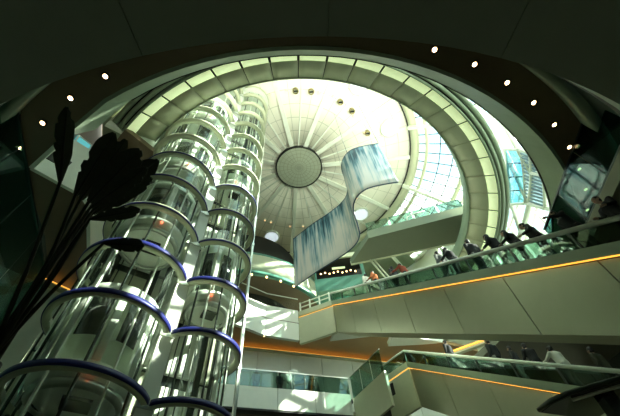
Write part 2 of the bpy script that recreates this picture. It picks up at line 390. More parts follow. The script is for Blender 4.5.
# dome fittings
for i, (x, y) in enumerate([(-1.91, 7.87), (-.77, 7.74), (1.53, 8.15), (2.59, 8.53), (4.09, 10.17), (4.87, 11.56), (4.16, 17.67), (-4.15, 19.01), (-3.65, 19.3), (-2.0, 19.98), (-.81, 20.14)]):
    t = thing('dome_downlight', 'small amber downlight in the dome, %s clockwise from the lift tower' % ORD[i], 'downlight', (x, y, 26.2), 'amber downlights of the dome')
    mb = MB(); mb.rev([(.07, 26.2), (.11, 26.2), (.11, 26.36), (.07, 26.36)], 0, 360, 16, x, y); mb.build('trim_ring', WSTEEL, t)
    mb = MB(); mb.disc((x, y, 26.24), .07, .03, 16); mb.build('lens', AMBER, t)
for i, (x, y) in enumerate([(-.15, 7.79), (.96, 7.95), (3.05, 8.94), (3.9, 9.72), (5.08, 11.62)]):
    t = thing('dome_spotlight', 'round gold spotlight under the dome, %s counting from the left' % ORD[i], 'spotlight', (x, y, 26.1), 'gold spotlights of the dome')
    mb = MB(); mb.rev([(.16, 26.05), (.22, 26.08), (.22, 26.36), (.16, 26.36)], 0, 360, 20, x, y); mb.build('housing', GOLD, t)
    mb = MB(); mb.disc((x, y, 26.18), .16, .05, 20); mb.build('reflector', CREAM, t)
    mb = MB(); mb.beam((x-.15, y, 26.09), (x+.15, y, 26.09), .12, .05); mb.build('baffle', DARK, t)
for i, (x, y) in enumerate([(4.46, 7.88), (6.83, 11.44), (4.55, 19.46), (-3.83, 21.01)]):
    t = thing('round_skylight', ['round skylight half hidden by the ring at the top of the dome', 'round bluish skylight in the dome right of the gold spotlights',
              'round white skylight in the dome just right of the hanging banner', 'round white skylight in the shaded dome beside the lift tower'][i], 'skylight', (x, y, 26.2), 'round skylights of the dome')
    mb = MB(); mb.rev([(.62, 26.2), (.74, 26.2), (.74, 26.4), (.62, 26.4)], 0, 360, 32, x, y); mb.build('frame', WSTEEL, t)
    mb = MB(); mb.disc((x, y, 26.26), .63, .04, 32); mb.build('lens', mat('skylight_diffuser', (.85, .9, .95), .5, emit=(.78, .9, 1.0), estr=.35) if i == 0 else MATS['skylight_diffuser'], t)  # disc emits the daylight itself; the dome above it is closed

# downlights of the brown soffit
dl = [(-8.33, 3.89), (-7.33, 3.21), (-6.25, 2.61), (-5.09, 2.14), (3.81, 2.34), (4.99, 2.84), (6.04, 3.45), (7.0, 4.14), (7.86, 4.93), (8.61, 5.78), (9.24, 6.67), (9.77, 7.55), (10.16, 8.49)]
for i, (x, y) in enumerate(dl):
    side = 'left' if i < 4 else 'right'; k = i if i < 4 else i-4
    t = thing('soffit_downlight', 'warm downlight in the dark brown soffit, %s of the %s row from %s' % (ORD[k], side, 'the glass wall' if i < 4 else 'the top'), 'downlight', (x, y, 10.3), 'warm downlights of the soffit')
    mb = MB(); mb.rev([(.065, 10.25), (.10, 10.25), (.10, 10.31), (.065, 10.31)], 0, 360, 20, x, y); mb.build('trim_ring', RAIL, t)
    mb = MB(); mb.disc((x, y, 10.262), .065, .03, 20); mb.build('lens', LAMP, t)

# ------------------------------------------------------------------ far side of the atrium
# middle level balcony
u0, u1 = -13, 8.35
mb = MB()
for k in range(10):
    a, b = uv(u0+k*2.12, 19), uv(u0+(k+1)*2.12-.025, 19); wallseg(a, b, 9.6, 10.75, .18, 0, mb)
struct('wall_far_spandrel', mb, WHITE, 'white panelled front of the middle balcony')
mb = MB(); wallseg(uv(u0, 19.18), uv(u1, 19.18), 10.4, 10.6, 4.5, 0, mb); struct('floor_balcony_middle', mb, DARK)
mb = MB(); wallseg(uv(u0, 19.02), uv(u1, 19.02), 9.5, 9.6, .2, 0, mb); struct('trim_14', mb, DARK)
gb = thing('glass_balustrade', 'teal glass balustrade on the middle balcony of the far wall', 'balustrade', (*uv(-2, 19.05), 10.6))
for k in range(10):
    mb = MB(); wallseg(uv(u0+k*2.12+.02, 19.06), uv(u0+(k+1)*2.12-.02, 19.06), 10.7, 11.72, .02, 0, mb); mb.build('glass_panel', G_TEAL, gb)
mb = MB(); mb.beam((*uv(u0, 19.07), 11.75), (*uv(u1, 19.07), 11.75), .06, .05); mb.build('handrail', STEEL, gb)
# lower level below the balcony
mb = MB()
for k in range(7):
    wallseg(uv(u0+k*2.12, 19.4), uv(u0+(k+1)*2.12-.02, 19.4), FLOOR, 9.5, .2, 0, mb)
struct('wall_far_lower', mb, CREAM)
mb = MB(); wallseg(uv(u0+7*2.12, 19.45), uv(20, 19.45), FLOOR, 9.5, .2, 0, mb); struct('wall_far_lower_right', mb, WOOD)
# back wall of the balcony, cove, brown soffit
mb = MB()
for k in range(14): wallseg(uv(-14+k*2.12, 20.6), uv(-14+(k+1)*2.12-.03, 20.6), 10.6, 14.0, .2, 0, mb)
struct('wall_far_middle', mb, WHITE, 'white panelled back wall of the middle balcony')
mb = MB(); mb.prism([(-9.2, 14.5), (-6.2, 16.5), (-4.75, 17.7), (-3.5, 18.75), (-1.5, 19.6), (.9, 18.85), (4.6, 20.2), uv(18, 18.4), uv(18, 20.8), uv(-14, 20.8)], 14.25, 14.5); struct('ceiling_soffit_far', mb, mat('far_soffit', (.40, .26, .12), .5), 'brown soffit over the far balcony')
cv = thing('cove_light', 'amber cove light strip along the far brown soffit', 'cove light', (*uv(0, 20.5), 14.1), 'amber cove lights')
mb = MB(); wallseg(uv(-14, 20.42), uv(15, 20.42), 14.02, 14.10, .14, 0, mb); mb.build('lamp_strip', COVE, cv)
mb = MB(); wallseg(uv(-14, 20.34), uv(15, 20.34), 13.92, 14.02, .22, 0, mb); mb.build('shelf', CREAM, cv)
for i, (u, v) in enumerate(((-2.2, 19.0), (3.1, 19.3))):
    x, y = uv(u, v); t = thing('soffit_downlight', ['small pale downlight at the left of the far brown soffit', 'small pale downlight at the middle of the far brown soffit'][i], 'downlight', (x, y, 14.25), 'pale downlights of the far soffit')
    mb = MB(); mb.rev([(.07, 14.2), (.11, 14.2), (.11, 14.27), (.07, 14.27)], 0, 360, 16, x, y); mb.build('trim_ring', WSTEEL, t)
    mb = MB(); mb.disc((x, y, 14.215), .07, .03, 16); mb.build('lens', LAMP, t)
# upper white parapet with folded plan
par = [(-9.2, 14.2), (-6.2, 16.2), (-4.75, 17.42), (-3.5, 18.5), (-1.5, 19.38)]
mb = MB(); mb2 = MB()
for i in range(len(par)-1):
    p, q = Vector(par[i]), Vector(par[i+1]); L = (q-p).length; k = max(1, round(L/1.6)); d = (q-p)/k
    for j in range(k):
        a, b = p+d*j, p+d*(j+1)-d.normalized()*.02
        wallseg(a, b, 13.75, 15.0, .22, 0, mb); wallseg(a, b, 15.06, 16.05, .22, 0, mb); 
    wallseg(p+Vector((.02, .03)), q+Vector((.02, .03)), 15.0, 15.06, .18, 0, mb2)
struct('wall_far_parapet', mb, WHITE, 'white folded parapet of the upper gallery'); struct('trim_15', mb2, WOOD)
mb = MB(); mb.prism([(-9.2, 14.4), (-6.2, 16.4), (-4.75, 17.62), (-3.5, 18.7), (-1.5, 19.5), (.74, 18.7), (4, 21), (4, 28), (-12, 28), (-12, 14.4)], 14.6, 15.3); struct('floor_gallery_upper', mb, CREAM)
gb = thing('glass_balustrade', 'clear glass balustrade along the white folded parapet of the upper gallery', 'balustrade', (-4, 17.6, 16.0))
for i in range(len(par)-1):
    p, q = Vector(par[i]), Vector(par[i+1]); k = max(1, round((q-p).length/1.3)); d = (q-p)/k
    for j in range(k):
        mb = MB(); wallseg(p+d*j+d.normalized()*.02+Vector((-.02, .08)), p+d*(j+1)+Vector((-.02, .08)), 16.05, 17.1, .02, 0, mb); mb.build('glass_panel', G_LIFT, gb)
mb = MB(); mb.tube([(p[0]-.02, p[1]+.1, 17.13) for p in par], .035); mb.build('handrail', WSTEEL, gb)
# curved balconies above, bulging round the lift lobby
cx, cy, cr = -6.4, 23.2, 6.9
def crev(prof, a0, a1, n, m, name, label=None):
    mb = MB(); mb.rev(prof, a0, a1, n, cx, cy); return struct(name, mb, m, label)
crev([(cr, 17.6), (cr, 19.1), (cr-.25, 19.1), (cr-.25, 17.6)], 225, 345, 40, CREAM, 'wall_far_balcony', 'curved cream parapet of the top balcony')
crev([(cr-.05, 19.1), (cr-.05, 19.35), (cr-.15, 19.35), (cr-.15, 19.1)], 225, 345, 40, TEALP, 'trim_16')
crev([(1, 17.6), (cr-.3, 17.6), (cr-.3, 17.85), (1, 17.85)], 225, 345, 40, WOOD, 'ceiling_balcony')
crev([(4.6, 15.3), (4.6, 17.6), (4.4, 17.6), (4.4, 15.3)], 225, 345, 40, DARK, 'wall_far_lobby')
crev([(4.6, 19.1), (4.6, 24.0), (4.4, 24.0), (4.4, 19.1)], 225, 345, 40, DARK, 'wall_far_lobby_upper')
crev([(cr+.35, 16.95), (cr+.35, 17.2), (cr+.1, 17.2), (cr+.1, 16.95)], 225, 345, 40, TEALP, 'trim_17')
for i in range(6):
    x, y, z = pol(cr+.22, 272+i*8, 16.85, cx, cy); mb = MB(); mb.disc((x, y, z), .06, .1, 12)
    tag(mb.build('edge_lamp', SHOP), 'tiny lamp under the teal edge of the curved balcony, %s from the lift tower' % ORD[i], 'lamp', 'tiny lamps of the curved balcony')
# shop front box behind the banner
bx = thing('shop', 'dark shop front with warm lights and a teal glass parapet behind the hanging banner', 'shop', (1.6, 19.2, 17.3))
P0, P1 = Vector((-.2, 19.0)), Vector((3.5, 18.9))
mb = MB(); wallseg(P0, P1, 17.3, 18.35, .08, 0, mb); mb.build('parapet', TEALP, bx)
mb = MB(); wallseg(P0+Vector((0, 1.6)), P1+Vector((0, 1.6)), 17.3, 21.0, .1, 0, mb); mb.build('back_panel', DARK, bx)
mb = MB(); wallseg(P0, P1, 20.35, 20.75, .15, 0, mb); mb.build('canopy', CREAM, bx)
mb = MB(); wallseg(P0+Vector((0, .16)), P1+Vector((0, .16)), 20.45, 20.7, 1.4, 0, mb); mb.build('inner_ceiling', DARK, bx)
mb = MB(); wallseg(P0, P1, 17.2, 17.34, 1.6, 0, mb); mb.build('floor_plate', TEALP, bx)
mb = MB(); mb.box(3.35, 19.0, 19.2, .22, .22, 2.5); mb.build('post', TEALP, bx)
mb = MB(); mb.box(-.1, 19.1, 19.2, .12, .12, 2.5); mb.build('post', TEALP, bx)
for k in range(9):
    x = .3+k*.33; mb = MB(); mb.ball((x, 19.9, 19.75+.08*math.sin(k*2.1)), .07, 8, 6); mb.build('bulb', SHOP, bx)
mb = MB(); mb.box(1.7, 19.8, 20.1, 1.0, .1, .14); mb.build('sign_lamp', STRIP, bx)
# bridge over the right half of the atrium
br = thing('bridge', 'grey-green sloping sided bridge crossing the atrium above the escalator', 'bridge', (6.4, 16, 18))
mb = MB(); a, b, c, d = (3.6, 15.35), (10.0, 14.1), (11.3, 16.3), (2.4, 17.5)
mb.prism([a, b, c, d], 18.0, 18.5); mb.build('deck', mat('bridge_panel', (.15, .18, .12), .5), br)
mb = MB(); mb.beam((3.6, 15.33, 18.3), (10.0, 14.08, 18.3), .12, .75); mb.build('front_fascia', MATS['bridge_panel'], br)
mb = MB(); mb.beam((2.4, 17.52, 18.1), (11.3, 16.32, 18.1), .12, .3); mb.build('rear_fascia', CREAM, br)
for k in range(4):
    t0, t1 = k/4+.01, (k+1)/4-.01; p = Vector((3.6, 15.35)); q = Vector((10, 14.1)); mb = MB(); wallseg(p+(q-p)*t0, p+(q-p)*t1, 18.7, 19.6, .02, 0, mb); mb.build('glass_panel', G_TEAL, br)
mb = MB(); mb.tube([(6.3, 14.8, 18.7), (6.4, 14.8, 19.1), (6.9, 14.7, 19.25), (7.6, 14.55, 19.25)], .05); mb.build('rail_loop', WSTEEL, br)
mb = MB(); wallseg((9.9, 14.1), (11.2, 16.3), 16.9, 19.6, .02, 0, mb); mb.build('end_glass', G_TEAL, br)
for k in range(2):
    mb = MB(); mb.tube([(3.7+.25*k, 17.3, 18.1), (4.6+.25*k, 17.2, 15.4)], .06); mb.build('hanger', CREAM, br)

# ------------------------------------------------------------------ escalators
ES = Vector((.4145, -.910)); EN = Vector((.910, .4145)); SL = .7216
def escalator(P, t0, t1, label, dz):
    """P: handrail point where the slope starts; t runs down the slope; near side faces the photographer"""
    P = Vector(P)
    def pt(t, dn, dz): q = P.xy+ES*t+EN*dn; return (q.x, q.y, P.z-SL*max(t, 0)+dz)
    t = thing('escalator', label, 'escalator', (*(P.xy+ES*3), P.z-SL*3-3), 'cream sided escalators')
    ks = [t0, 0, t1] if t0 < 0 else [t0, t1]
    def strip(name, dn0, dn1, za, zb, m, ts, lab=None):
        mb = MB()
        for a, b in ts:
            mb.hexa([pt(a, dn0, za), pt(b, dn0, za), pt(b, dn1, za), pt(a, dn1, za)], [pt(a, dn0, zb), pt(b, dn0, zb), pt(b, dn1, zb), pt(a, dn1, zb)])
        o = mb.build(name, m, t)
        if lab: o['label'] = lab
        return o
    full = list(zip(ks[:-1], ks[1:]))
    W = 1.55
    # lower cladding in panels with joints, recessed under the cove
    segs = []; a = 0
    if t0 < 0: segs.append((t0, -.012))
    while a < t1-.1:
        b = min(a+2.25, t1); segs.append((a+.012, b-.012)); a = b
    strip('lower_cladding', .10, .16, -3.06, -1.06, CLAD, segs)
    strip('upper_cladding', 0, .08, -1.0, -.65, GREEN, full)
    strip('cove_strip', .03, .09, -1.025, -1.003, COVE2, full, 'amber light strip between the cladding panels')
    strip('cove_ledge', .02, .2, -1.0, -.96, GREEN, full)
    strip('soffit', .16, W, -3.06, -2.9, CREAM, full)
    strip('inner_body', .17, W-.02, -2.9, -1.3, DARK, full)
    strip('far_cladding', W, W+.06, -3.06, -.65, CREAM, full)
    for dn, nm in ((.04, 'near'), (W, 'far')):
        a = t0
        while a < t1-.2:
            b = min(a+1.5, t1)
            if a < 0 < b: b = 0
            strip('glass_panel', dn-.008, dn+.008, -.65, -.05, G_TEAL, [(a+.02, b-.02)])
            strip('post', dn-.03, dn+.03, -.70, -.03, RAIL, [(b-.03, b+.03)])
            a = b
        mb = MB(); mb.tube([pt(k, dn, 0) for k in ks], .07, 10); o = mb.build('handrail', WHITE, t)
    mb = MB(); n = int((t1-.2)/.30)
    for k in range(n):
        a = .2+k*.30; z = P.z-SL*a-dz
        q = [P.xy+ES*x+EN*y for x, y in ((a, .2), (a+.31, .2), (a+.31, W-.15), (a, W-.15))]
        mb.prism(q, z-.42, z-.06)
    o = mb.build('step_band', RAIL, t)
    return t, pt
escA, ptA = escalator((.74, 18.5, 16.5), -.02, 17.5, 'upper cream escalator rising from the right edge to the upper gallery', .62)
escB, ptB = escalator((4.35, 18.5, 11.75), -.02, 16.0, 'lower cream escalator with a dark underside, rising to the middle balcony', .86)
# corner parapet of the upper gallery beside the escalator head
mb = MB(); wallseg((-1.5, 19.36), (.80, 18.56), 13.5, 15.44, .2, 0, mb); wallseg((-1.5, 19.30), (.74, 18.5), 15.52, 15.9, .24, 0, mb); struct('wall_far_corner', mb, CREAM, 'cream corner parapet at the escalator head')
mb = MB(); wallseg((-1.5, 19.40), (.80, 18.6), 15.45, 15.51, .1, 0, mb)
tag(mb.build('cove_light', COVE), 'short amber cove strip on the corner parapet at the upper escalator head', 'cove light', 'amber cove lights')
rl = thing('railing', 'white post railing on the corner parapet at the upper escalator head', 'railing', (-.4, 18.95, 15.9))
for k in range(4):
    t_ = k/3; x, y = -1.35+t_*2.0, 19.28-t_*.72; mb = MB(); mb.box(x, y, 16.25, .11, .07, .75); mb.build('post', WSTEEL, rl)
for z in (16.2, 16.55):
    mb = MB(); mb.beam((-1.42, 19.3, z), (.7, 18.53, z), .05, .06); mb.build('rail', WSTEEL, rl)
# landing of the lower escalator: floor, cream front, teal glass
lp = [(1.29, 20.75), (2.98, 18.2), (3.05, 19.9), (4.3, 18.7), (5.6, 19.2), (4.6, 21.4), (2.4, 22.4)]
mb = MB(); mb.prism(lp, 9.9, 10.55); struct('floor_landing', mb, DARK)
mb = MB(); wallseg((1.29, 20.7), (2.98, 18.1), 8.7, 10.5, .15, 0, mb); struct('wall_landing', mb, CREAM, 'cream front of the escalator landing')
gb = thing('glass_balustrade', 'teal glass balustrade slanting along the landing of the lower escalator', 'balustrade', (2.1, 19.4, 10.5))
for k in range(3):
    p, q = Vector((1.3, 20.68)), Vector((2.98, 18.12)); mb = MB(); wallseg(p+(q-p)*(k/3+.01), p+(q-p)*((k+1)/3-.01), 10.5, 11.75, .02, 0, mb); mb.build('glass_panel', G_TEAL, gb)
mb = MB(); mb.tube([(1.3, 20.7, 11.78), (2.99, 18.13, 11.78)], .03); mb.build('handrail', STEEL, gb)
# curved head of the lower escalator's parapet, level with the landing
H0, H1 = (4.36, 18.50), (3.12, 19.90)
mb = MB(); wallseg(H1, H0, 8.69, 10.69, .16, 0, mb); wallseg(H1, H0, 10.75, 11.10, .22, 0, mb); struct('wall_landing_head', mb, CREAM, 'cream parapet at the head of the lower escalator')
mb = MB(); wallseg(H1, H0, 10.69, 10.75, .12, 0, mb); tag(mb.build('cove_light', COVE), 'short amber cove strip on the parapet at the lower escalator head', 'cove light', 'amber cove lights')
gb = thing('glass_balustrade', 'short glass balustrade with a pale rail at the lower escalator head', 'balustrade', (3.8, 19.2, 11.1))
mb = MB(); wallseg(H1, H0, 11.10, 11.70, .02, 0, mb); mb.build('glass_panel', G_TEAL, gb)
mb = MB(); mb.tube([(*H0, 11.75), (*((Vector(H0)+Vector(H1))/2), 11.75), (*H1, 11.75)], .05); mb.build('handrail', WSTEEL, gb)
# white arched newel on the far balcony
nw = thing('escalator_newel', 'white arched balustrade end rising behind the teal glass of the far balcony', 'newel', (-1.9, 19.75, 10.6))
mb = MB(); pts = [(-2.42, 19.75, 10.62), (-2.40, 19.77, 11.4), (-2.2, 19.87, 11.9), (-1.75, 20.03, 12.15)]
for a, b in zip(pts[:-1], pts[1:]): mb.beam(a, b, .12, .36)
mb.build('arch', WHITE, nw)
mb = MB(); mb.beam((-2.0, 20.0, 11.1), (-.6, 20.5, 11.4), .1, .8); mb.build('side_panel', RAIL, nw)
# sun patches on the brown soffit, modelled as white wedges
for i, (poly, z0, z1) in enumerate([([(.38, 20.3), (.75, 19.45), (4.01, 20.25), (1.03, 20.28)], 14.1, 14.24), ([(4.13, 21.2), (4.34, 20.24), (5.91, 20.58), (7.86, 21.44), (6.25, 21.4)], 13.9, 14.22)]):
    mb = MB(); mb.prism(poly, z0, z1); tag(mb.build('ceiling_wedge', WHITE), ['white pointed panel under the brown soffit beside the upper escalator', 'white pointed panel under the brown soffit above the lower escalator head'][i], 'panel', 'white pointed soffit panels')

# right hand building behind the escalators
mb = MB(); mb.prism([(6.4, 20.2), (22, 26), (22, 14), (10.6, 12.0)], 10.2, 10.55); struct('floor_right', mb, FLOORM)
mb = MB(); wallseg((14.5, 20.0), (22, 2), FLOOR, 10.8, .3, 0, mb); struct('wall_right', mb, mat('right_wall', (.045, .055, .045), .5))
mb = MB(); mb.prism([(11.6, 19.6), (24, 18.5), (24, 26), (11.6, 24)], 14.0, 14.5); struct('ceiling_right', mb, WOOD)
cv = thing('cove_light', 'amber cove light strip on the right wall behind the lower escalator', 'cove light', (12, 21.5, 13.8), 'amber cove lights')
mb = MB(); mb.beam((6.5, 22.2, 13.2), (13.5, 20.2, 13.9), .15, .12); mb.build('lamp_strip', COVE, cv)
mb = MB(); mb.beam((6.5, 22.35, 13.1), (13.5, 20.35, 13.8), .3, .2); mb.build('shelf', CREAM, cv)
# glass screens beside the soffit, right and left
def screen(p, q, z0, z1, n, label, m):
    t = thing('glass_screen', label, 'glass screen', (*((Vector(p)+Vector(q))/2), z0), 'dark glass screens')
    p, q = Vector(p), Vector(q)
    for k in range(n):
        mb = MB(); wallseg(p+(q-p)*(k/n+.004), p+(q-p)*((k+1)/n-.004), z0, z1, .03, 0, mb); mb.build('glass_panel', m, t)
    mb = MB(); mb.beam((*p, z1+.02), (*q, z1+.02), .08, .06); mb.build('top_rail', RAIL, t)
    mb = MB(); mb.beam((*p, z0), (*q, z0), .08, .06); mb.build('bottom_rail', RAIL, t)
    return t
screen((8.75, 4.3), (8.75, 9.2), 8.65, 10.2, 3, 'dark teal glass screen beside the soffit at the right edge', G_DARK)
screen((-7.6, 2.2), (-10.6, 10.3), 3.6, 10.2, 5, 'tall dark glass wall at the left edge below the soffit', glass('smoked_glass', (.30, .48, .43), .05, .03, .3))
mb = MB(); mb.prism([(8.7, 4.2), (20, 4.2), (20, 12), (8.7, 9.4)], 8.2, 8.6); struct('ceiling_right_low', mb, mat('right_soffit', (.2, .22, .15), .6))
# glowing bars added behind the dark glass in place of its reflections
rs = random.Random(3)
for i in range(7):
    a = rs.random(); x, y = -8.9-3.0*a-rs.random()*.8, 2.6+7.2*a; z = 5.0+rs.random()*4
    t = thing('shop_lamp', 'pale lamp bar behind the dark left glass wall, %s counting from the front' % ORD[i], 'lamp', (x, y, z), 'lamp bars behind the left glass')
    mb = MB(); mb.box(x, y, z, .9, .14, .10, rs.random()*.6); mb.build('tube_lamp', mat('shop_tube', (.5, .8, .7), .5, emit=(.45, .9, .75), estr=3) if i == 0 else MATS['shop_tube'], t)
    mb = MB(); mb.box(x, y, z+.1, .8, .06, .08); mb.build('holder', RAIL, t)
for i in range(4):
    x, y, z = 10.2+i*.9, 5.2+i*.95, 9.2
    t = thing('shop_lamp', 'pale lamp bar behind the dark right glass screen, %s counting from the front' % ORD[i], 'lamp', (x, y, z), 'lamp bars behind the right glass')
    mb = MB(); mb.box(x, y, z, .9, .14, .10, .5); mb.build('tube_lamp', MATS['shop_tube'], t)
    mb = MB(); mb.box(x, y, z+.1, .8, .06, .08, .5); mb.build('holder', RAIL, t)
mb = MB(); wallseg((-13.2, 0), (-14.2, 12), FLOOR, 10, .3, 0, mb); struct('wall_left', mb, mat('left_wall', (.16, .24, .21), .6))
# left wall below the brown soffit with its amber cove
mb = MB()
for k in range(5):
    p, q = Vector((-11.2, 7.9)), Vector((-8.6, 11.0)); wallseg(p+(q-p)*(k/5), p+(q-p)*((k+1)/5-.006), 3.0, 10.0, .2, 0, mb)
struct('wall_left_lower', mb, mat('left_panel', (.70, .78, .68), .5))
cv = thing('cove_light', 'amber cove light at the left under the dark brown soffit', 'cove light', (-9.9, 9.3, 10.0), 'amber cove lights')
mb = MB(); mb.beam((-10.35, 8.75, 10.12), (-9.2, 10.1, 10.12), .12, .1); mb.build('lamp_strip', COVE, cv)
mb = MB(); mb.beam((-10.35, 8.7, 10.0), (-9.2, 10.05, 10.0), .22, .1); mb.build('shelf', CREAM, cv)
# outer shell behind the galleries
mb = MB(); wallseg((26, -14), (-26, -14), FLOOR, 11, .3, 0, mb); wallseg((-26, -14), (-26, 34), FLOOR, 11, -.3, 0, mb); wallseg((26, 34), (26, -14), FLOOR, 11, -.3, 0, mb); struct('wall_outer', mb, PLASTER)
mb = MB(); wallseg((-26, 30), (26, 30), FLOOR, 26.5, .3, 0, mb); struct('wall_far', mb, CREAM)
mb = MB(); mb.prism([(-26, 22.2), (-11, 22.2), (-8, 26), (7, 26), (11, 22.2), (26, 22.2), (26, 30.3), (-26, 30.3)], 24.4, 24.7); struct('roof', mb, PLASTER)
mb = MB(); wallseg((-14.4, 12), (-14.4, 30), 10, 25, .3, 0, mb); struct('wall_left_far', mb, CREAM)
mb = MB(); wallseg((14.8, 20), (14.8, 30), 10, 25, .3, 0, mb); struct('wall_right_far', mb, CREAM)

# dark canopy at the lower right
cn = thing('canopy', 'dark curved glass canopy at the bottom right corner under the lower escalator', 'canopy', (7, 9, 3))
mb = MB(); arc = [(5.55, 10.5), (5.75, 10.05), (6.1, 9.75), (6.6, 9.5), (8.5, 8.75), (7.9, 10.0), (7.3, 11.3)]
mb.prism(arc, 4.45, 4.6); mb.build('roof_plate', BLACKWIN, cn, .03)
mb = MB(); mb.tube([(x, y, 4.52) for x, y in arc[:5]], .06); mb.build('rim', RAIL, cn)
mb = MB(); mb.beam((6.2, 9.9, 4.42), (8.2, 9.0, 4.42), .1, .05); mb.build('glazing_bar', STEEL, cn)
mb = MB(); mb.box(7.2, 10.1, 1.42, .35, .35, 6.04); mb.build('column', RAIL, cn)

# ------------------------------------------------------------------ lift tower
S = 1.7
Ls, Rs = (-5.05, 6.85, 1.41), (-3.30, 8.18, 1.10)
CUSP = Vector((-3.66, 7.07))
ZT, ZB = 25.6, FLOOR
BN = Vector((-.605, .796))      # towards the back of the tower
BD = Vector((.796, .605))       # along the back
def shaft(cx, cy, r, a0, a1, label, left):
    t = thing('lift_shaft', label, 'lift shaft', (cx, cy, FLOOR), 'glass lift shafts of the tower')
    mb = MB(); mb.rev([(r-.28, FLOOR), (r-.28, ZT), (r-.265, ZT), (r-.265, FLOOR)], a0, a1, 40, cx, cy); mb.build('glass_tube', G_LIFT, t)
    for n in range(-2, 14):
        z = (n+2.288)*S; hb = .13 if n < 3 else .08; wd = .14 if n < 2 else .18 if n < 6 else .21
        mb = MB(); mb.rev([(r-wd, z), (r-.005, z), (r-.005, z+.15), (r-wd, z+.15)], a0, a1, 48, cx, cy); o = mb.build('ring_band', CREAM, t)
        mb = MB(); mb.rev([(r-.004, z+.01), (r+.02, z+.01), (r+.02, z+hb), (r-.004, z+hb)], a0, a1, 48, cx, cy); q = mb.build('edge_trim', BLUE if n < 6 else CREAM, o)
        if n < 6: q['label'] = 'blue trim on the outer face of the ring'
        for s in (-1, 1):
            p = Vector((cx, cy))+BN*(r*.15)+BD*(s*(r-.15)); q2 = Vector((cx, cy))+BN*(r*.95)+BD*(s*(r-.35))
            mb = MB(); mb.beam((*p, z+.08), (*q2, z+.08), .07, .12); mb.build('bracket', WSTEEL, t)
    for k in range(7):
        a = R(a0+(a1-a0)*(k+.5)/7); mb = MB(); mb.beam((cx+(r-.30)*math.cos(a), cy+(r-.30)*math.sin(a), FLOOR), (cx+(r-.30)*math.cos(a), cy+(r-.30)*math.sin(a), ZT), .035, .05)
        mb.build('mullion', WSTEEL if k % 2 else RAIL, t)
    # core behind the car: white panels, dark gaps, guide rails
    b0 = Vector((cx, cy))+BN*(r*.98)
    for k, (o0, o1) in enumerate(((-.95, -.62), (-.42, .30), (.50, .92))):
        for n in range(-2, 13):
            z = (n+2.288)*S
            mb = MB(); p, q = b0+BD*(o0*r), b0+BD*(o1*r); wallseg(p, q, z+.05, z+S-.06 if k != 1 else z+S-.3, .1, 0, mb); mb.build('core_panel', WHITE if (k+n) % 3 else CREAM, t)
    mb = MB(); wallseg(b0+BN*.16-BD*r, b0+BN*.16+BD*r, FLOOR, ZT, .08, 0, mb); mb.build('core_back', RAIL, t)
    for s in (-.78, .72):
        p = Vector((cx, cy))+BN*(r*.62)+BD*(s*r*.9); mb = MB(); mb.beam((*p, FLOOR), (*p, ZT), .09, .16); mb.build('guide_rail', RAIL, t)
        p2 = p+BN*.15+BD*.14; mb = MB(); mb.beam((*p2, FLOOR), (*p2, ZT), .16, .05); mb.build('guide_rail', WSTEEL, t)
    for k in range(3):
        p = Vector((cx, cy))+BN*(r*.80)+BD*((-.35+.32*k)*r); mb = MB(); mb.tube([(*p, FLOOR), (*p, ZT-.3)], .018, 6); mb.build('cable', RAIL, t)
    mb = MB(); mb.disc((cx, cy, ZT), r, .2, 32); mb.build('cap', WHITE, t)
    return t
aC_L = math.degrees(math.atan2(CUSP.y-6.85, CUSP.x+5.05)); aC_R = math.degrees(math.atan2(CUSP.y-8.18, CUSP.x+3.30))
shaft(*Ls, 170, 360+aC_L, 'larger left shaft of the glass lift tower with scalloped rings', True)
shaft(*Rs, aC_R, 360+62-360+0, 'smaller right shaft of the glass lift tower with scalloped rings', False)
# pilaster in the notch between the shafts and the beam along the left side
for nm, p, w, h, lab in (('lift_pilaster', CUSP+BN*.32, .34, .3, 'white pilaster in the notch between the two lift shafts'),
                         ('lift_column', Vector((-6.52, 7.1)), .36, .3, 'pale column along the left side of the lift tower'),
                         ('lift_column', Vector((-2.36, 8.9)), .07, .10, 'pale slim column along the right side of the lift tower')):
    t = thing(nm, lab, 'column', (*p, FLOOR))
    mb = MB(); mb.box(p.x, p.y, (ZT+FLOOR)/2, w, h, ZT-FLOOR, math.atan2(BD.y, BD.x)); mb.build('shaft', WHITE if w > .2 else STEEL, t)
    mb = MB(); mb.box(p.x, p.y, FLOOR+.15, w+.2, h+.2, .3, math.atan2(BD.y, BD.x)); mb.build('base', STEEL, t)
    for n in range(-1, 13):
        z = (n+2.288)*S; mb = MB(); mb.box(p.x, p.y, z+.075, w+.03, h+.03, .15, math.atan2(BD.y, BD.x)); mb.build('collar', STEEL, t)
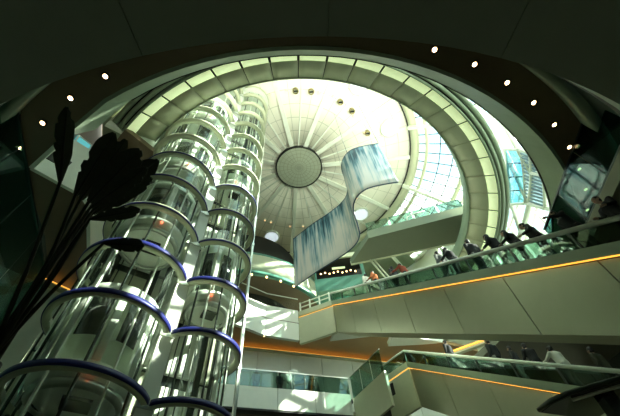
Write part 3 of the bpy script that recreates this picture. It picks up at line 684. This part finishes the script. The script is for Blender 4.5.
# cars
def car(cx, cy, r, z, label, h=2.5):
    t = thing('lift_car', label, 'lift car', (cx, cy, z), 'glass lift cars')
    r = r-.42; fa = math.degrees(math.atan2(-cy, -cx))
    mb = MB(); mb.rev([(.02, z), (r*.72, z), (r, z+.22), (r, z+.42), (.02, z+.42)], 0, 360, 40, cx, cy); mb.build('floor_pan', WHITE, t)
    mb = MB(); mb.rev([(r*.80, z+.02), (r*.92, z+.10), (r*.92, z+.0), (r*.80, z-.05)], 0, 360, 40, cx, cy); mb.build('bottom_ring', STEEL, t)
    mb = MB(); mb.box(cx+.1, cy-.1, z-.03, r*.55, r*.5, .06, .6); mb.build('hatch', DARK, t)
    mb = MB(); mb.rev([(.02, z+h-.35), (r, z+h-.35), (r, z+h-.12), (r*.8, z+h), (.02, z+h)], 0, 360, 40, cx, cy); mb.build('roof_pan', WHITE, t)
    mb = MB(); mb.rev([(r-.02, z+.42), (r-.02, z+h-.35), (r, z+h-.35), (r, z+.42)], fa-95, fa+95, 30, cx, cy); mb.build('glass_front', G_LIFT, t)
    mb = MB(); mb.rev([(r-.02, z+.42), (r-.02, z+h-.35), (r, z+h-.35), (r, z+.42)], fa+95, fa+265, 30, cx, cy); mb.build('back_shell', WHITE, t)
    for s in (-1, 1):
        a = fa+s*24; mb = MB(); mb.rev([(r+.005, z+.95), (r+.005, z+h-.55), (r+.02, z+h-.55), (r+.02, z+.95)], a-13, a+13, 8, cx, cy); mb.build('window', BLACKWIN, t)
    for a in (fa-62, fa-48, fa, fa+48, fa+62):
        mb = MB(); mb.rev([(r+.003, z+.42), (r+.003, z+h-.35), (r+.025, z+h-.35), (r+.025, z+.42)], a-5, a+5, 4, cx, cy); mb.build('white_stile', WHITE, t)
    x, y = cx+(r+.02)*math.cos(R(fa+2)), cy+(r+.02)*math.sin(R(fa+2)); mb = MB(); mb.ball((x, y, z+.22), .04, 8, 6); mb.build('indicator_lamp', REDL, t)
    return t
car(*Ls, 3.9, 'lowest lift car in the left shaft, bright with sun glare')
car(*Ls, 8.6, 'lift car in the left shaft beside the dark palm leaf tips')
car(*Ls, 12.3, 'lift car with two dark windows in the left shaft just below the ring edge')
car(*Ls, 17.5, 'topmost lift car in the left shaft beneath the ring')
car(*Rs, 6.9, 'lower lift car in the right shaft')
car(*Rs, 13.2, 'upper lift car in the right shaft with a dark hatch in its white floor')

# ------------------------------------------------------------------ hanging banner
keys = [(4.45, 9.4), (3.7, 9.45), (2.85, 9.62), (2.35, 10.1), (2.2, 10.8), (2.42, 11.8), (2.5, 12.6), (2.15, 13.3), (1.2, 14.1), (0, 14.9), (-1.4, 16.0)]
def cr_(P, n):
    out = []
    for i in range(len(P)-1):
        p0, p1, p2, p3 = [Vector(P[max(0, min(len(P)-1, i+k))]) for k in (-1, 0, 1, 2)]
        for j in range(n):
            t = j/n; out.append(.5*((2*p1)+(p2-p0)*t+(2*p0-5*p1+4*p2-p3)*t*t+(3*p1-p0-3*p2+p3)*t**3))
    return out+[Vector(P[-1])]
path = cr_(keys, 8); n = len(path); th = .03
bn = thing('hanging_banner', 'large curling banner printed with a blue and white waterfall, hung under the dome', 'banner', (1.8, 12.2, 15.0))
vs = []; ln = [0]
for i in range(1, n): ln.append(ln[-1]+(path[i]-path[i-1]).length)
K = 10
for side in (0, 1):
    for i, p in enumerate(path):
        d = (path[min(i+1, n-1)]-path[max(i-1, 0)]).normalized(); nn = Vector((-d.y, d.x))*(th*(side-.5))
        for k in range(K+1): vs.append((p.x+nn.x, p.y+nn.y, 15.0+4.5*k/K))
fs = []; N1 = n*(K+1)
for i in range(n-1):
    for k in range(K):
        a = i*(K+1)+k; b = a+K+1; fs.append((a, b, b+1, a+1)); fs.append((N1+a, N1+a+1, N1+b+1, N1+b))
for i in range(n-1):
    for k in (0, K): a = i*(K+1)+k; b = a+K+1; fs.append((a, b, N1+b, N1+a))
for i in (0, n-1):
    for k in range(K): a = i*(K+1)+k; fs.append((a, a+1, N1+a+1, N1+a))
mb = MB(); mb.add(vs, fs, 0, True); sheet = mb.build('printed_sheet', FALL, bn)
me = sheet.data; ul = me.uv_layers.new(name='UVMap')
for lp_ in me.loops:
    vi = lp_.vertex_index % N1; i, k = divmod(vi, K+1); ul.data[lp_.index].uv = (ln[i]/ln[-1], k/K)
for z, nm in ((19.5, 'top_hem'), (15.0, 'bottom_hem')):
    mb = MB(); mb.tube([(p.x, p.y, z) for p in path], .035, 6); mb.build(nm, mat(nm, (.05, .09, .16), .4) , bn)
for i in (0, 20, 44, 62, n-1):
    p = path[i]; mb = MB(); mb.tube([(p.x, p.y, 19.5), (p.x, p.y, 26.3)], .012, 6); mb.build('suspension_wire', RAIL, bn)

# ------------------------------------------------------------------ palm in the foreground
pm = thing('palm_plant', 'dark fan palm with torn paddle leaves silhouetted at the left', 'plant', (-2.05, 1.85, FLOOR))
mb = MB(); mb.rev([(.02, FLOOR), (.36, FLOOR), (.46, FLOOR+.6), (.40, FLOOR+.6), (.38, FLOOR+.5), (.02, FLOOR+.5)], 0, 360, 28, -2.05, 1.85); mb.build('pot', RAIL, pm)
mb = MB(); mb.tube([(-2.05, 1.85, FLOOR+.4), (-2.06, 1.86, 0), (-2.03, 1.84, .9), (-1.98, 1.79, 1.35)], [.10, .09, .09, .07], 12); mb.build('trunk', STALK, pm)
LV = [((-1.456, .961, 1.928), (-1.27, .558, 2.019), .055, 1), ((-1.486, 1.119, 2.025), (-1.167, .792, 2.184), .075, 2), ((-1.354, 1.118, 1.918), (-.973, .853, 2.022), .085, 3),
      ((-1.388, 1.208, 1.976), (-.947, .989, 2.151), .08, 4), ((-1.446, 1.272, 2.032), (-1.055, 1.143, 2.207), .06, 5), ((-1.381, 1.225, 1.901), (-1.084, 1.23, 1.953), .05, 6),
      ((-1.378, 1.427, 1.905), (-1.125, 1.476, 1.892), .055, 7), ((-1.547, 1.213, 2.132), (-1.244, .945, 2.443), .08, 8), ((-1.297, 1.103, 1.831), (-.915, .917, 1.901), .055, 9)]
base = Vector((-1.98, 1.79, 1.3))
for p, q, w, sd in LV:
    w *= .84; rs = random.Random(sd); p, q = Vector(p), Vector(q); d = (q-p); L = d.length; dn = d.normalized()
    mid = (base+p)/2+Vector((rs.uniform(-.02, .02), rs.uniform(-.02, .02), .06))
    st = cr_([tuple(base+Vector((rs.uniform(-.03, .03), rs.uniform(-.03, .03), 0))), tuple(mid), tuple(p)], 6)
    k = len(st); mb = MB(); mb.tube(st+[p+d*.95], [.016-.007*i/k for i in range(k)]+[.003], 6); mb.build('leaf_stalk', STALK, pm)
    view = ((p+q)/2).normalized(); side = dn.cross(view).normalized(); nrm = side.cross(dn).normalized()
    nseg = 24; mb = MB()
    def wid(t): return w*min(1, .25+2.4*t)*max(.12, 1-max(0, t-.70)**1.5*5.2)
    for s in (-1, 1):                     # two halves folded along the midrib, torn here and there between the veins
        tears = set(rs.sample(range(5, nseg-1), 3))
        for i in range(nseg):
            t0, t1 = i/nseg, (i+1)/nseg
            k1, k2 = wid(t0), wid(t1)
            if i in tears: k2 *= .72
            if i-1 in tears: k1 *= .72
            c0 = p+d*t0; c1 = p+d*t1
            e0 = c0+side*(s*k1)+nrm*(k1*.35)+dn*(k1*.5); e1 = c1+side*(s*k2)+nrm*(k2*.35)+dn*(k2*.5)
            off = nrm*.0022
            mb.hexa([c0-off, c1-off, e1-off, e0-off], [c0+off, c1+off, e1+off, e0+off])
    mb.build('leaf_blade', LEAF, pm)

# ------------------------------------------------------------------ people
dg_cache = {}
def solid(mb, voxel, name, mats, smooth=6):
    """fuse overlapping tubes into one continuous skin"""
    me = mb.mesh(name, mats); o = bpy.data.objects.new('tmp', me); C.objects.link(o)
    r = o.modifiers.new('r', 'REMESH'); r.mode = 'VOXEL'; r.voxel_size = voxel; r.use_smooth_shade = True
    s = o.modifiers.new('s', 'SMOOTH'); s.iterations = smooth; s.factor = .5
    dg = bpy.context.evaluated_depsgraph_get(); ev = o.evaluated_get(dg); out = bpy.data.meshes.new_from_object(ev); out.name = name
    bpy.data.objects.remove(o); bpy.data.meshes.remove(me)
    if not out.materials: out.materials.append(mats)
    return out
def pose(kind):
    """joints for a 1.72 m figure facing +Y, feet on z = 0"""
    lean = dict(stand=0, rail=R(8), bend=R(22), reach=R(12))[kind]
    hip = Vector((0, 0, .92))
    def up(x, y, z): return Vector((x, y*math.cos(lean)+(z-.92)*math.sin(lean), .92+(z-.92)*math.cos(lean)-y*math.sin(lean)))
    J = dict(hip=hip, waist=up(0, .01, 1.08), chest=up(0, .01, 1.30), neck=up(0, .02, 1.46), head=up(0, .05, 1.60))
    arms = []
    for s in (-1, 1):
        sh = up(s*.185, 0, 1.40)
        if kind == 'stand': el = sh+Vector((s*.05, -.02, -.28)); ha = el+Vector((-s*.01, .08, -.24))
        elif kind == 'rail': el = sh+Vector((s*.06, .08, -.26)); ha = el+Vector((-s*.04, .23, -.02))
        elif kind == 'bend': el = sh+Vector((s*.07, .12, -.24)); ha = el+Vector((-s*.06, .2, -.10))
        else: el = sh+(Vector((s*.08, .22, -.15)) if s < 0 else Vector((s*.05, 0, -.28))); ha = el+(Vector((s*.02, .24, .02)) if s < 0 else Vector((0, .1, -.23)))
        arms.append((s, sh, el, ha))
    legs = []
    for s in (-1, 1):
        a = Vector((s*.095, 0, .88)); k = Vector((s*.10, .04+(.05 if s > 0 else 0), .48)); f = Vector((s*.105, (-.03 if s > 0 else .02), .07)); legs.append((s, a, k, f))
    return J, arms, legs
PM = {}
def person_meshes(kind):
    if kind in PM: return PM[kind]
    J, arms, legs = pose(kind)
    L = lambda a, b, t: a+(b-a)*t
    mb = MB()
    mb.tube([J['hip']-Vector((0, 0, .08)), J['hip'], J['waist'], J['chest'], L(J['chest'], J['neck'], .75)], [.12, .145, .125, .15, .07], 12)
    mb.ball(J['chest'], (.17, .11, .16)); mb.ball(J['hip'], (.165, .115, .11))
    mb.tube([L(J['chest'], J['neck'], .6), J['neck'], L(J['neck'], J['head'], .6)], [.062, .055, .05], 10)
    h = J['head']; mb.ball(h+Vector((0, 0, .02)), (.074, .094, .108), 16, 12); mb.ball(h+Vector((0, .03, -.055)), (.052, .055, .06))
    mb.tube([h+Vector((0, .085, .025)), h+Vector((0, .115, -.012))], [.009, .015], 8)
    for s in (-1, 1): mb.ball(h+Vector((s*.078, 0, .0)), (.012, .022, .034), 8, 6)
    for s, sh, el, ha in arms:
        mb.tube([sh+Vector((-s*.04, 0, .01)), sh, L(sh, el, .5), el, L(el, ha, .5), ha], [.06, .058, .048, .04, .036, .026], 10)
        d = (ha-el).normalized(); sd = d.cross(Vector((0, 0, 1))).normalized(); nn = sd.cross(d)
        pc = ha+d*.05; mb.tube([ha-d*.01, ha+d*.04, ha+d*.09], [.024, .036, .034], 8)
        for q in range(4):
            b = ha+d*.085+sd*((q-1.5)*.020); l = (.07, .08, .075, .058)[q]; mb.tube([b, b+d*l*.5-nn*.006, b+d*l*.85-nn*.028], [.010, .0095, .008], 6)
        b = ha+d*.03+sd*(-s*.03); mb.tube([b, b+d*.035+sd*(-s*.022), b+d*.065+sd*(-s*.024)-nn*.01], [.012, .0105, .009], 6)
    for s, a, k, fo in legs:
        mb.tube([a+Vector((0, 0, .06)), a, L(a, k, .5), k, L(k, fo, .4), fo], [.10, .098, .082, .06, .055, .038], 12)
        mb.tube([fo+Vector((0, -.03, -.02)), fo+Vector((0, .08, -.035)), fo+Vector((0, .16, -.045))], [.042, .036, .026], 8)
    body = solid(mb, .013, 'body', SKIN, 3)
    mb = MB()      # jacket over the trunk and arms
    mb.tube([J['hip']-Vector((0, 0, .10)), J['hip'], J['waist'], J['chest'], L(J['chest'], J['neck'], .72)], [.165, .17, .155, .175, .085], 14)
    mb.ball(J['chest'], (.195, .135, .175))
    for s, sh, el, ha in arms: mb.tube([sh+Vector((-s*.05, 0, .0)), sh, L(sh, el, .5), el, L(el, ha, .5), L(el, ha, .94)], [.075, .076, .066, .058, .053, .043], 10)
    jac = solid(mb, .022, 'jacket', CLOTH['black'], 3)
    mb = MB()
    mb.ball(J['hip']-Vector((0, 0, .02)), (.178, .13, .12))
    for s, a, k, fo in legs: mb.tube([a+Vector((0, 0, .05)), a, L(a, k, .5), k, L(k, fo, .4), fo+Vector((0, 0, .03))], [.115, .113, .098, .08, .078, .068], 12)
    tro = solid(mb, .022, 'trousers', CLOTH['charcoal'], 3)
    mb = MB(); mb.ball(h+Vector((0, -.012, .04)), (.088, .100, .104), 16, 12); mb.ball(h+Vector((0, -.035, -.02)), (.078, .075, .09), 12, 10)
    hair = solid(mb, .016, 'hair', HAIR, 3)
    # clear the face under the fringe
    bm = bmesh.new(); bm.from_mesh(hair); bmesh.ops.delete(bm, geom=[v for v in bm.verts if v.co.y-h.y > .062 and v.co.z-h.z < .07], context='VERTS'); bm.to_mesh(hair); bm.free()
    sh_ = []
    for s, a, k, fo in legs:
        mb = MB(); mb.tube([fo+Vector((0, -.05, -.03)), fo+Vector((0, .03, -.02)), fo+Vector((0, .10, -.03)), fo+Vector((0, .19, -.045))], [.038, .048, .044, .028], 10); sh_.append(mb.mesh('shoe', SHOE))
    fm = MB()
    ey = []
    for s in (-1, 1):
        q = MB(); q.ball(h+Vector((s*.031, .084, .022)), (.012, .008, .008), 8, 6); ey.append(q.mesh('eye', DARK))
    q = MB(); q.tube([h+Vector((-.022, .083, -.052)), h+Vector((0, .089, -.053)), h+Vector((.022, .083, -.052))], .005, 6); mo = q.mesh('mouth', CLOTH['red'])
    PM[kind] = (body, jac, tro, hair, sh_, ey, mo); return PM[kind]
def person(x, y, z, face, kind, top, bottom, label, group, height=1.72, hairm=None):
    body, jac, tro, hair, shs, ey, mo = person_meshes(kind)
    o = bpy.data.objects.new('person', body); C.objects.link(o); o.location = (x, y, z); o.rotation_euler = (0, 0, face); k = height/1.72; o.scale = (k, k, k)
    tag(o, label, 'person', group)
    def ch(nm, me, m=None):
        c = bpy.data.objects.new(nm, me); C.objects.link(c); c.parent = o
        if m: c.material_slots[0].link = 'OBJECT'; c.material_slots[0].material = m
    ch('jacket', jac, CLOTH[top]); ch('trousers', tro, CLOTH[bottom]); ch('hair', hair, hairm)
    for s in shs: ch('shoe', s)
    for e_ in ey: ch('eye', e_)
    ch('mouth', mo)
    return o
UPHILL = math.atan2(.910, -.4145)-PI/2
def rider(pt, P, t, dn, turn, kind, top, bottom, label, group, height=1.72):
    # stand on the tread: every tread is .30 long and level
    k = math.floor((t-.2)/.30); tz = P[2]-SL*(.2+k*.30)-(.62 if P is PA else .86)-.06
    q = Vector(P[:2])+ES*(.2+(k+.5)*.30)+EN*dn
    person(q.x, q.y, tz, UPHILL+turn, kind, top, bottom, label, group, height)
PA, PB = (.74, 18.5, 16.5), (4.35, 18.5, 11.75)
ga = 'people riding the upper escalator'; gb_ = 'people riding the lower escalator'
for t, dn, turn, kind, top, bot, lab, hgt in [
    (14.55, .62, R(70), 'rail', 'black', 'black', 'person in black at the right edge leaning over the upper escalator rail', 1.72),
    (13.6, .62, R(55), 'reach', 'black', 'black', 'person in black reaching along the upper escalator rail before the dark glass screen', 1.74),
    (12.75, .60, R(40), 'rail', 'charcoal', 'black', 'person in charcoal leaning on the upper escalator rail just below the right soffit edge', 1.68),
    (12.1, .58, R(20), 'rail', 'black', 'charcoal', 'person in black on the upper escalator below the tall louvred window', 1.66),
    (11.3, .60, R(15), 'rail', 'black', 'black', 'person in black on the upper escalator at the lower end of the lit ring', 1.74),
    (10.55, .66, R(-10), 'stand', 'charcoal', 'grey', 'person in charcoal with grey trousers on the upper escalator beside the ring inner edge', 1.78),
    (9.75, .60, R(10), 'rail', 'black', 'black', 'person in black on the upper escalator beneath the right end of the bridge', 1.76),
    (9.0, .64, 0, 'stand', 'grey', 'grey', 'person in grey on the upper escalator standing before the bright skirt glazing', 1.66),
    (6.85, .56, R(20), 'reach', 'red', 'black', 'person in a dark red jacket on the upper escalator below the bridge', 1.66),
    (5.95, .62, 0, 'stand', 'charcoal', 'charcoal', 'person in charcoal on the upper escalator left of the dark red jacket', 1.62),
    (4.55, .60, R(30), 'rail', 'orange', 'black', 'person in an orange top leaning by the upper escalator head', 1.72),
    (3.6, .60, 0, 'stand', 'white', 'charcoal', 'person in a white shirt highest up the upper escalator', 1.66)]:
    rider(ptA, PA, t, dn, turn, kind, top, bot, lab, ga, hgt)
for t, dn, turn, kind, top, bot, lab, hgt in [
    (2.75, .55, R(10), 'stand', 'black', 'black', 'person in black standing upright near the head of the lower escalator', 1.70),
    (5.2, .5, 0, 'stand', 'black', 'grey', 'tall person in black with grey trousers midway on the lower escalator', 1.84),
    (5.75, .75, R(15), 'stand', 'charcoal', 'white', 'shorter person in charcoal and white trousers behind the tall one on the lower escalator', 1.56),
    (6.55, .5, R(-15), 'rail', 'black', 'black', 'person in black bowing forward midway on the lower escalator', 1.76),
    (7.1, .8, R(10), 'stand', 'charcoal', 'charcoal', 'person in charcoal behind the bowing rider on the lower escalator', 1.66),
    (7.65, .45, R(-10), 'reach', 'white', 'grey', 'person in a white shirt reaching forward on the lower escalator', 1.72),
    (8.3, .75, 0, 'stand', 'olive', 'black', 'person in dark olive lowest on the lower escalator', 1.68)]:
    rider(ptB, PB, t, dn, turn, kind, top, bot, lab, gb_, hgt)
x, y, z = ptB(-.3, .7, 0); person(x, y, 10.55, UPHILL+R(25), 'bend', 'black', 'black', 'dark figure stooping on the landing at the lower escalator head', gb_, 1.7)
for i, (x, y) in enumerate(((-4.08, 19.37), (-2.78, 19.84), (-1.35, 20.35))):
    person(x, y, 10.62, PI+R(20), 'stand', ['black', 'charcoal', 'navy'][i], 'black', ['person in black behind the teal balcony glass next to the lift tower', 'person in charcoal behind the middle of the teal balcony glass', 'person in navy right of the white arched newel'][i], 'people on the far balcony', [1.5, 1.42, 1.38][i])

# ------------------------------------------------------------------ light
w = bpy.data.worlds.new('sky'); bpy.context.scene.world = w; w.use_nodes = True; nt = w.node_tree; bg = nt.nodes['Background']
tc = nt.nodes.new('ShaderNodeTexCoord'); sp = nt.nodes.new('ShaderNodeSeparateXYZ'); nt.links.new(tc.outputs['Generated'], sp.inputs[0])
nz = nt.nodes.new('ShaderNodeTexNoise'); nz.inputs['Scale'].default_value = 3.5; nz.inputs['Detail'].default_value = 5; nt.links.new(tc.outputs['Generated'], nz.inputs['Vector'])
rp = nt.nodes.new('ShaderNodeValToRGB'); rp.color_ramp.elements[0].position = .42; rp.color_ramp.elements[0].color = (.36, .60, .72, 1); rp.color_ramp.elements[1].position = .58; rp.color_ramp.elements[1].color = (.96, 1.0, .93, 1)
nt.links.new(nz.outputs['Fac'], rp.inputs[0]); m_ = nt.nodes.new('ShaderNodeMapRange'); m_.inputs[1].default_value = -.12; m_.inputs[2].default_value = .05; m_.inputs[3].default_value = 1; m_.inputs[4].default_value = 0
nt.links.new(sp.outputs[2], m_.inputs[0]); gm = nt.nodes.new('ShaderNodeMix'); gm.data_type = 'RGBA'; nt.links.new(m_.outputs[0], gm.inputs[0]); nt.links.new(rp.outputs[0], gm.inputs[6]); gm.inputs[7].default_value = (.22, .22, .19, 1)
nt.links.new(gm.outputs[2], bg.inputs['Color']); bg.inputs['Strength'].default_value = 2.4
sd = bpy.data.lights.new('sun', 'SUN'); sd.energy = 18.0; sd.angle = R(.6); sd.color = (1, .97, .84)
so = bpy.data.objects.new('sun', sd); C.objects.link(so); so.rotation_euler = Vector((-.85, .11, -.51)).to_track_quat('-Z', 'Y').to_euler(); so.location = (6, -10, 30)

# unseen uplights added on the gallery ring to brighten the dome's near half
for i in range(8):
    a = 248+i*15; p = pol(10.3, a, 16.62)
    t = thing('cove_uplight', 'cove uplight standing on top of the gallery ring, %s from its left end' % ORD[i], 'uplight', p, 'uplights on the gallery ring')
    mb = MB(); mb.rev([(.12, 16.6), (.16, 16.6), (.20, 16.9), (.17, 16.9), (.13, 16.66)], 0, 360, 16, p[0], p[1]); mb.build('housing', RAIL, t)
    ld = bpy.data.lights.new('uplight_lamp', 'SPOT'); ld.energy = 520; ld.spot_size = R(125); ld.spot_blend = .8; ld.shadow_soft_size = .12; ld.color = (.96, 1, .80)
    lo = bpy.data.objects.new('uplight_lamp', ld); C.objects.link(lo); lo.location = (p[0], p[1], 16.95); lo.rotation_euler = (PI, 0, 0)
# ------------------------------------------------------------------ camera
cd = bpy.data.cameras.new('camera'); cam = bpy.data.objects.new('camera', cd); C.objects.link(cam)
cd.sensor_width = 36; cd.lens = 36*360/620; cd.clip_start = .05; cd.clip_end = 300
Mw = Matrix(((.9945, .1043, 0), (.0857, -.8176, -.5694), (-.0594, .5663, -.8221)))
cam.matrix_world = Mw.to_4x4()
sc = bpy.context.scene; sc.camera = cam
sc.view_settings.view_transform = 'Standard'; sc.view_settings.look = 'None'; sc.view_settings.gamma = 1; sc.view_settings.use_curve_mapping = False
sc.view_settings.exposure = .85
sc.cycles.use_denoising = True; sc.cycles.max_bounces = 10; sc.cycles.diffuse_bounces = 5; sc.cycles.transparent_max_bounces = 24; sc.cycles.sample_clamp_indirect = 6
